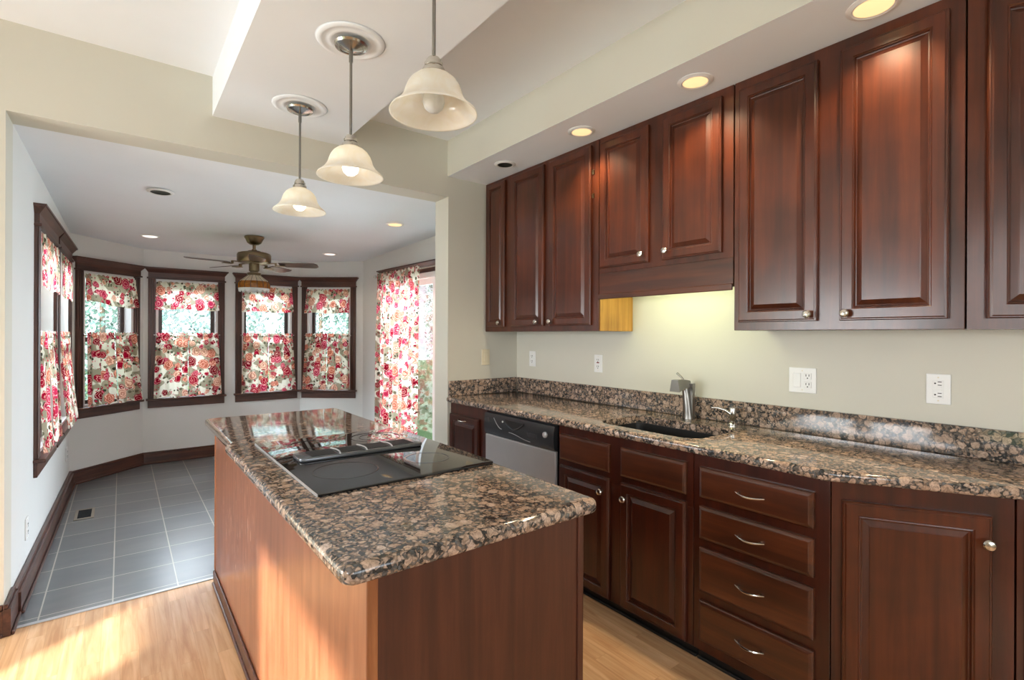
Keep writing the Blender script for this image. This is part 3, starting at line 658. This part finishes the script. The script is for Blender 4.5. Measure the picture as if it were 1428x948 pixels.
# faucet
t = thing('faucet', 'brushed nickel pull-out faucet behind the sink', 'faucet', (2.437, 1.592, .9145))
bm = B(); n = 14
rings = []
for i in range(n + 1):
    v = i / n; z = .168 * v; hw = .030 - .012 * v ** .7; yo = .012 * v * v; xo = -.010 * v
    rings.append([bm.verts.new((xo + hw * .85 * math.cos(a), yo + hw * math.sin(a), z)) for a in [2 * PI * k / 20 for k in range(20)]])
ringfaces(bm, rings, True, (True, True)); obj('body', bm, M['nickel_dk'], t, smooth=True)
bm = B(); rings = []
for i in range(9):
    v = i / 8; x = .045 - .02 * v; z = .0 + .190 * v
    rings.append([bm.verts.new((.012 + a * .012, -.018 + b * .012 + .002, z)) for a, b in ((-1, -1), (1, -1), (1, 1), (-1, 1))])
ringfaces(bm, rings, True, (True, True)); obj('spine', bm, M['nickel_dk'], t)
bm = B(); rings = []
for (x, z0, z1, hw) in ((.018, .168, .205, .017), (-.03, .166, .212, .020), (-.075, .160, .214, .022), (-.105, .150, .212, .023)):
    rings.append([bm.verts.new((x, y * (1 if z > (z0 + z1) / 2 else 1.35) + .012, z)) for y, z in ((-hw, z0), (hw, z0), (hw * .85, z1), (-hw * .85, z1))])
ringfaces(bm, rings, True, (True, True)); obj('spray_head', bm, M['nickel_dk'], t)
bm = B(); tube(bm, [(-.01, .02, .205), (-.012, .035, .225), (-.014, .060, .243)], [.006, .006, .0065], 10); obj('lever', bm, M['nickel_dk'], t, smooth=True)
t = thing('soap_dispenser', 'nickel soap dispenser with curved spout beside the faucet', 'soap dispenser', (2.440, 1.340, .9145))
bm = B(); lathe(bm, [(.022, 0), (.022, .006), (.015, .012), (.010, .022), (.012, .030), (.0165, .036), (.0175, .086), (.0155, .090), (0, .091)], seg=24); obj('body', bm, M['nickel'], t, smooth=True)
bm = B(); tube(bm, [(-.012, .008, .058), (-.032, .025, .076), (-.055, .046, .086), (-.080, .068, .087)], [.010, .007, .0055, .005], 10); obj('spout', bm, M['nickel'], t, smooth=True)

# ------------------------------------------------------------------ outlets and switches
def plate(kind, label, loc, rz, w_=.072, h=.117, mat='white'):
    t = thing('outlet' if kind != 'switch' else 'light_switch', label, 'outlet' if kind != 'switch' else 'light switch', loc, rz)
    bm = B(); box(bm, -w_ / 2, w_ / 2, -.006, -.0004, -h / 2, h / 2, .0025); obj('cover_plate', bm, M[mat], t)
    def slots(xo, zo, rot=False):
        bm = B()
        for s in (-1, 1):
            if rot: box(bm, xo - .001, xo + .011, -.0098, -.007, zo + s * .0062 - .0014, zo + s * .0062 + .0014)
            else: box(bm, xo + s * .0064 - .0014, xo + s * .0064 + .0014, -.0098, -.007, zo - .001, zo + .009)
        lathe(bm, [(.0030, -.007), (.0030, -.0098)], (xo - (.009 if rot else 0), 0, zo - (0 if rot else .0085)), 10, 'y'); return bm
    def recept(x, z, rot=False):
        bm = B(); box(bm, x - .0165, x + .0165, -.009, -.006, z - .0145, z + .0145, .002); r = obj('receptacle', bm, M[mat], t); obj('slots', slots(x, z, rot), M['slot'], r)
    if kind == 'duplex': recept(0, .020); recept(0, -.020)
    if kind in ('gfci', 'gfci_side'):
        bm = B(); box(bm, -.0168, .0168, -.0085, -.006, -.034, .034, .001); f = obj('insert', bm, M[mat], t)
        for z in (.022, -.022): obj('slots', slots(0, z, kind == 'gfci_side'), M['slot'], f)
        for z in (.006, -.006):
            bm = B(); box(bm, -.012, .012, -.0098, -.008, z - .0035, z + .0035, .001); obj('button', bm, M['redslot' if (z > 0 and kind == 'gfci') else mat], f)
    if kind == 'combo':
        bm = B(); box(bm, -.023 - .0168, -.023 + .0168, -.0105, -.006, -.033, .033, .002); obj('rocker', bm, M[mat], t); recept(.024, .020); recept(.024, -.020)
    if kind == 'switch':
        bm = B(); box(bm, -.017, .017, -.010, -.006, -.034, .034, .002); obj('rocker', bm, M[mat], t)
    for z in ((h / 2 - .014, -h / 2 + .014)):
        bm = B(); lathe(bm, [(.0028, -.0055), (.0028, -.0068)], (0, 0, z), 8, 'y'); obj('screw', bm, M['almond'], t)
    return t
plate('duplex', 'white duplex outlet nearest the room corner', (XW, 3.005, 1.181), ry)
plate('gfci', 'white outlet with red test button left of the faucet', (XW, 2.321, 1.176), ry)
plate('combo', 'wide white plate with a rocker switch and duplex outlet', (XW, 1.043, 1.158), ry, .120)
plate('gfci_side', 'white safety outlet nearest the right edge of the photo', (XW, .546, 1.160), ry, .076, .118)
plate('switch', 'almond rocker switch on the short end wall', (2.216, YE, 1.193), 0, .072, .120, 'almond')
def onleft(y, z): v = Vector(NL0).lerp(Vector(NL1), (y - 3.395) / (6 - 3.395)); return (v.x, v.y, z)
plate('duplex', 'white outlet low on the left nook wall near the kitchen', onleft(3.80, .30), rzL)
plate('duplex', 'white outlet low on the left nook wall under the far window', onleft(5.75, .33), rzL)

# ------------------------------------------------------------------ island
it, YI0, YI1, XI0, XI1 = .900, .984, 3.222, .346, 1.080
t = thing('kitchen_island', 'cherry kitchen island with a brown granite top and overhang', 'island', (0, 0, 0))
jog = [(XI0 + .016, YI1 - .02), (XI0 + .016, 2.44), (XI0 + .010, 2.42), (XI0, 2.41), (XI0 - .002, 2.36), (XI0, 2.31), (XI0, YI0 + .03)]
outl = [(XI1, YI0 + .03), (XI1, YI1 - .02), (XI1 - .02, YI1), (XI0 + .036, YI1)] + jog + arc(XI0 + .03, YI0 + .03, .03, 180, 270, 5)[1:] + arc(XI1 - .03, YI0 + .03, .03, 270, 360, 5)[:-1]
bm = B(); slab(bm, outl, it - .040, it, None, .015, 4); obj('countertop', bm, M['granite'], t, smooth=True)
px0, px1, py0, py1 = .411, 1.052, 1.030, 3.180
bm = B(); box(bm, px0 + .012, px1 - .001, py0 + .012, py1 - .002, .0005, it - .041); obj('carcass', bm, M['cherry_low'], t)
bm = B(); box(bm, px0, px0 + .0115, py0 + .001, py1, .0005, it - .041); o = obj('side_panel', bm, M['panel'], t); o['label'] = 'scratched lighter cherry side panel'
bm = B(); box(bm, px0 + .026, px1 - .018, py0 + .002, py0 + .0115, .0005, it - .041); obj('end_panel', bm, M['mahog'], t)
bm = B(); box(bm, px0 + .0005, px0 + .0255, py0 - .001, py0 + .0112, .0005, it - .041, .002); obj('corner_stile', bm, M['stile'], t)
bm = B(); box(bm, px1 - .0175, px1 + .004, py0 - .004, py0 + .012, .0005, it - .041, .003); obj('corner_stile', bm, M['mahog'], t)
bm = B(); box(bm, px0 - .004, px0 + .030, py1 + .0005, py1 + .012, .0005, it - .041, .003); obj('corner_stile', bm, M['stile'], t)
bm = B(); box(bm, px0 - .018, px0 - .0005, py0 - .014, py1 - .01, .0005, .018, .006, 3); box(bm, px0 - .010, px0 - .0005, py0 - .014, py1 - .0, .018, .075, .004); obj('base_moulding', bm, M['trimwood_v'], t)
# cooktop
t = thing('cooktop', 'black glass electric cooktop set into the island granite', 'cooktop', (0, 0, it + .0005))
cx0, cx1, cy0, cy1 = .440, 1.070, 1.475, 2.320
bm = B(); slab(bm, [(cx0 + .004, cy0), (cx1 - .03, cy0)] + arc(cx1 - .03, cy0 + .03, .03, 270, 360, 5) + arc(cx1 - .03, cy1 - .03, .03, 0, 90, 5) + [(cx0 + .004, cy1)], 0, .007, None, .002, 2); obj('glass_surface', bm, M['blackglass'], t, smooth=True)
bm = B(); box(bm, cx0 + .0005, cx0 + .0038, cy0, cy1, 0, .008, .001); o = obj('edge_strip', bm, M['steel'], t); o['label'] = 'thin metal strip along the left edge'
def ring(cx, cy, r, w_=.0022):
    bm = B(); lathe(bm, [(r - w_, .0072), (r - w_, .0076), (r + w_, .0076), (r + w_, .0072)], (cx, cy, 0), 56, 'z', (False, False)); obj('burner_ring', bm, M['ringgrey'], t)
ring(.60, 1.69, .105); ring(.90, 1.68, .080); ring(.62, 2.17, .080); ring(.90, 2.16, .105); ring(.90, 2.16, .07)
vx0, vx1, vy0, vy1 = .500, .985, 1.865, 1.985
bm = B(); slab(bm, arc(vx1 - .025, vy1 - .025, .025, 0, 90, 4) + arc(vx0 + .025, vy1 - .025, .025, 90, 180, 4) + arc(vx0 + .025, vy0 + .025, .025, 180, 270, 4) + arc(vx1 - .025, vy0 + .025, .025, 270, 360, 4), .0075, .022, None, .004, 2); vt = obj('downdraft_vent', bm, M['grille'], t, smooth=True)
for k in range(4):
    a = vx0 + .045 + k * .1025; bm = B(); box(bm, a, a + .093, vy0 + .016, vy1 - .016, .0222, .0232)
    for j in range(10): box(bm, a + .004 + j * .009, a + .0065 + j * .009, vy0 + .018, vy1 - .018, .0232, .0246)
    obj('grille', bm, M['mesh'], vt)
    if k < 3:
        bm = B(); tube(bm, [(a + .098 + .010 * math.sin(PI * i / 8), vy0 + .006 + (vy1 - vy0 - .012) * i / 8, .0235) for i in range(9)], .003, 6); obj('vent_rib', bm, M['steel'], vt)

# ------------------------------------------------------------------ pendants
SH = [(.026, .122), (.036, .1195), (.054, .110), (.068, .098), (.078, .083), (.084, .068), (.088, .054), (.094, .042), (.104, .028), (.117, .016), (.128, .007), (.131, .0)]
def pendant(x, y, zr, lab, lit):
    bm = B(); lathe(bm, [(.0, -.001), (.07, -.001), (.078, -.007), (.088, -.004), (.104, -.003), (.112, -.007), (.120, -.009), (.130, -.005), (.137, -.0), (.137, 0)], (0, 0, 0), 48, 'z', (False, False))
    tag(obj('ceiling_medallion', bm, M['ceil'], loc=(x, y, ZB - .0005), smooth='all'), 'white moulded plaster ring around the canopy of ' + lab[1], 'ceiling medallion', 'plaster medallions on the beam')
    t = thing('pendant_lamp', lab[0], 'pendant lamp', (x, y, zr), group='bell glass pendants over the island')
    h = ZB - zr
    bm = B(); lathe(bm, [(.063, h - .0135), (.067, h - .018), (.062, h - .026), (.050, h - .030), (.046, h - .028), (.030, h - .034), (.014, h - .040), (0, h - .042)], seg=40); obj('canopy', bm, M['nickel'], t, smooth=True)
    bm = B(); lathe(bm, [(.0055, .164), (.0055, h - .036)], seg=14); lathe(bm, [(.008, h - .085), (.008, h - .040)], seg=14); obj('rod', bm, M['nickel_dk'], t, smooth=True)
    bm = B(); lathe(bm, [(.006, .170), (.017, .167), (.022, .160), (.022, .154), (.027, .151), (.027, .142), (.024, .140), (.031, .136), (.034, .130), (.034, .122), (.031, .120), (0, .119)], seg=32); obj('socket_cap', bm, M['nickel'], t, smooth=True)
    bm = B(); prof = SH + [(r - .004, z + .001) for r, z in reversed(SH)]; lathe(bm, prof, seg=56, caps=(False, False)); obj('shade', bm, M['alabaster'], t, smooth='all')
    bm = B(); lathe(bm, [(0, .004), (.016, .007), (.028, .018), (.033, .034), (.030, .052), (.020, .072), (.014, .090), (.014, .110)], seg=24); b = obj('bulb', bm, M['bulb'] if lit else M['whiteglass'], t, smooth='all'); b['label'] = 'glowing white bulb' if lit else 'unlit white bulb'
    if lit: lamp('pendant_glow', 'POINT', (x, y, zr + .036), .42, (1, .86, .64), shadow_soft_size=.034)
pendant(.738, 2.783, 2.006, ('lit bell glass pendant farthest away, over the nook end of the island', 'the farthest pendant'), True)
pendant(.738, 2.039, 2.006, ('lit bell glass pendant in the middle of the row of three', 'the middle pendant'), True)
pendant(.738, 1.345, 2.024, ('unlit bell glass pendant nearest, with its canopy above the photo', 'the nearest pendant'), False)

# recessed lights
def can(x, y, z, lab, lens, r=.062, tilt=0.0, glow=None):
    t = thing('recessed_light', lab, 'recessed light', (x, y, z), group='recessed ceiling lights'); t.rotation_euler = (tilt, 0, 0)
    bm = B(); lathe(bm, [(r, -.0005), (r + .022, -.0005), (r + .022, -.003), (r + .006, -.009), (r, -.007)], seg=40, caps=(False, False)); obj('trim_ring', bm, M['white'], t, smooth=True)
    bm = B(); lathe(bm, [(r * .99, -.0006), (r * .99, -.005), (r * .7, -.0012 if lens == 'bafflegrey' else -.0065), (0, -.0010 if lens == 'bafflegrey' else -.008)], seg=40, caps=(True, False)); obj('baffle' if lens == 'bafflegrey' else 'bulb_face', bm, M[lens], t, smooth=True)
    if glow: lamp('recessed_glow', 'SPOT', (x, y, z - .02), glow, (1, .80, .52), (0, 0, -1), spot_size=math.radians(125), spot_blend=.7, shadow_soft_size=.05)
can(2.045, 2.735, ZS, 'dark unlit recessed light in the soffit at the nook end', 'bafflegrey', .05)
can(2.053, 2.026, ZS, 'lit recessed light in the soffit by the short sink cabinet, farthest lit one', 'lens_on', .055, 0, 30)
can(2.052, 1.310, ZS, 'lit recessed light in the soffit right of the short sink cabinet', 'lens_on', .055, 0, 30)
can(2.070, .630, ZS, 'lit recessed light in the soffit cut by the top of the photo', 'lens_on', .06, 0, 30)
tl = -math.atan(.038)
for x, y, lab, ln in ((.208, 4.20, 'dark unlit recessed light in the nook ceiling', 'bafflegrey'), (.209, 5.78, 'lit recessed light at the far left of the nook ceiling', 'lens_cool'), (1.90, 4.15, 'lit recessed light in the nook ceiling nearest the right wall', 'lens_on'), (1.86, 5.78, 'lit recessed light at the far right of the nook ceiling', 'lens_cool')):
    can(x, y, zc_n(y), lab, ln, .058, tl, 5 if ln != 'bafflegrey' else None)

# ------------------------------------------------------------------ ceiling fan
fx, fy = 1.0, 5.32; fz = zc_n(fy)
t = thing('ceiling_fan', 'antique brass ceiling fan with wooden blades and an art glass lamp', 'ceiling fan', (fx, fy, fz))
bm = B(); lathe(bm, [(.085, .001), (.086, -.010), (.078, -.022), (.060, -.060), (.038, -.074), (.018, -.078), (0, -.078)], seg=36); obj('canopy', bm, M['brass'], t, smooth=True)
bm = B(); lathe(bm, [(.014, -.076), (.014, -.118), (.022, -.120), (.022, -.135)], seg=18); obj('downrod', bm, M['brass'], t, smooth=True)
bm = B(); lathe(bm, [(.020, -.132), (.055, -.135), (.062, -.147), (.110, -.150), (.140, -.160), (.147, -.175), (.147, -.230), (.138, -.246), (.090, -.254), (0, -.255)], seg=44); obj('motor_housing', bm, M['brass'], t, smooth=True)
for k in range(5):
    a = math.radians(46 + 72 * k); ca, sa = math.cos(a), math.sin(a); rot = Matrix.Rotation(a, 4, 'Z')
    tb = B(); L0, L1_ = .225, .575
    st = []
    for i in range(13):
        u = i / 12; x = L0 + (L1_ - L0) * u; hw = .050 + .016 * math.sin(min(1, u * 1.3) * PI / 2); 
        if u > .9: hw *= math.sqrt(max(.05, 1 - ((u - .9) / .1) ** 2 * .75))
        st.append([tb.verts.new((x, y, -.262 - y * .20 + dzz)) for y, dzz in ((-hw, 0), (hw, 0), (hw, .006), (-hw, .006))])
    ringfaces(tb, st, True, (True, True)); bm = B(); merge(bm, tb, rot); b = obj('blade', bm, M['blade'], t)
    tb = B(); box(tb, .10, .20, -.012, .012, -.252, -.244, .003); box(tb, .19, .275, -.030, .030, -.276, -.269, .003); box(tb, .185, .20, -.012, .012, -.272, -.245); bm = B(); merge(bm, tb, rot); obj('blade_iron', bm, M['brass'], b)
bm = B(); lathe(bm, [(.045, -.254), (.045, -.325), (.036, -.330), (.036, -.338), (.060, -.345), (.062, -.360), (.042, -.367), (0, -.368)], seg=30); obj('light_fitter', bm, M['brass'], t, smooth=True)
N = 16
def facet(name, prof, mat, scal=0.0):
    bm = B(); rings = []
    for r, z in prof:
        ring_ = []
        for i in range(N * 4):
            a = 2 * PI * i / (N * 4); k = (i % 4) / 4; c = math.cos(PI / N) / math.cos((k - .5) * 2 * PI / N) if True else 1
            zz = z - (scal * math.sin(PI * k) if (r, z) == prof[-1] else 0)
            ring_.append(bm.verts.new((r * c * math.cos(a), r * c * math.sin(a), zz)))
        rings.append(ring_)
    ringfaces(bm, rings); o = obj(name, bm, mat, sh); md = o.modifiers.new('thick', 'SOLIDIFY'); md.thickness = .003; return o
bm = B(); lathe(bm, [(.052, -.360), (.056, -.360), (.056, -.372), (.052, -.372)], seg=32, caps=(False, False)); sh = obj('lamp_shade', bm, M['brass'], t)
facet('upper_glass', [(.054, -.370), (.122, -.424)], M['creamglass']); facet('amber_band', [(.1225, -.425), (.137, -.448), (.138, -.490)], M['amberglass']); facet('scalloped_rim', [(.1375, -.491), (.132, -.508)], M['whiteglass'], .018)
bm = B()
for i in range(N):
    a = 2 * PI * i / N; tube(bm, [(r * math.cos(a), r * math.sin(a), z) for r, z in ((.055, -.369), (.124, -.423), (.140, -.448), (.141, -.491))], .0022, 5)
obj('leading', bm, M['bafflegrey'], sh)

# floor register
t = thing('floor_register', 'small metal floor register set in the tiles by the left wall', 'floor vent', (-.214, 4.985, 0.0005))
bm = B(); o_ = [(-.058, -.135), (.058, -.135), (.058, .135), (-.058, .135)]; i_ = [(-.040, -.112), (.040, -.112), (.040, .112), (-.040, .112)]; slab(bm, o_, 0, .006, i_, .002, 1); obj('frame', bm, M['vent_beige'], t)
bm = B(); box(bm, -.040, .040, -.112, .112, 0, .001)
for j in range(14): box(bm, -.039, .039, -.108 + j * .0162, -.108 + j * .0162 + .005, .001, .0045)
obj('louvres', bm, M['mesh'], t)

# ------------------------------------------------------------------ outdoors
bm = B(); box(bm, -16, 18, -14, 30, -.45, -.30); g = struct('ground', bm, M['grass'])
def shrub(x, y, h, r, n, mat, lab, seed):
    rn = random.Random(seed); t = thing('shrub', lab, 'shrub', (x, y, -.30), group='shrubs outside the bay windows')
    bm = B(); tube(bm, [(0, 0, 0), (.03, .02, h * .3), (0, 0, h * .75)], [.07, .05, .02], 8); obj('trunk', bm, M['bark'], t)
    bm = B()
    for i in range(n):
        th, ph = rn.uniform(0, 2 * PI), math.acos(rn.uniform(-1, 1)); k = rn.uniform(.35, 1.0) ** .5 * (1 + .22 * math.sin(3 * th + seed) * math.sin(2 * ph))
        c = Vector((r * k * math.sin(ph) * math.cos(th), r * k * math.sin(ph) * math.sin(th), h * .52 + h * .48 * k * math.cos(ph)))
        d = Vector((rn.gauss(0, 1), rn.gauss(0, 1), rn.gauss(0, 1))).normalized(); e = d.orthogonal().normalized(); s = rn.uniform(.03, .065)
        q = [c + e * s, c + d * s * .5, c - e * s, c - d * s * .5]; bm.faces.new([bm.verts.new(v) for v in q])
    obj('foliage', bm, mat, t)
labs = ['leafy green shrub outside seen through the leftmost angled bay window', 'pale leafy shrub outside seen through the bay window left of the fan', 'leafy green shrub outside seen through the bay window behind the fan lamp', 'pale leafy shrub outside seen through the rightmost angled bay window', 'green shrub standing farther right outside the bay', 'green shrub standing left outside the bay']
for i, (x, y, h, r) in enumerate(((-.25, 10.2, 3.6, .85), (1.42, 11.0, 4.0, .95), (3.1, 10.2, 3.7, .85), (4.7, 11.2, 4.1, .95), (6.5, 10.3, 3.8, .95), (-2.1, 11.0, 4.0, .95))):
    shrub(x, y, h, r, 5200, M['leaf'] if i % 2 == 0 else M['leaf2'], labs[i], 20 + i)
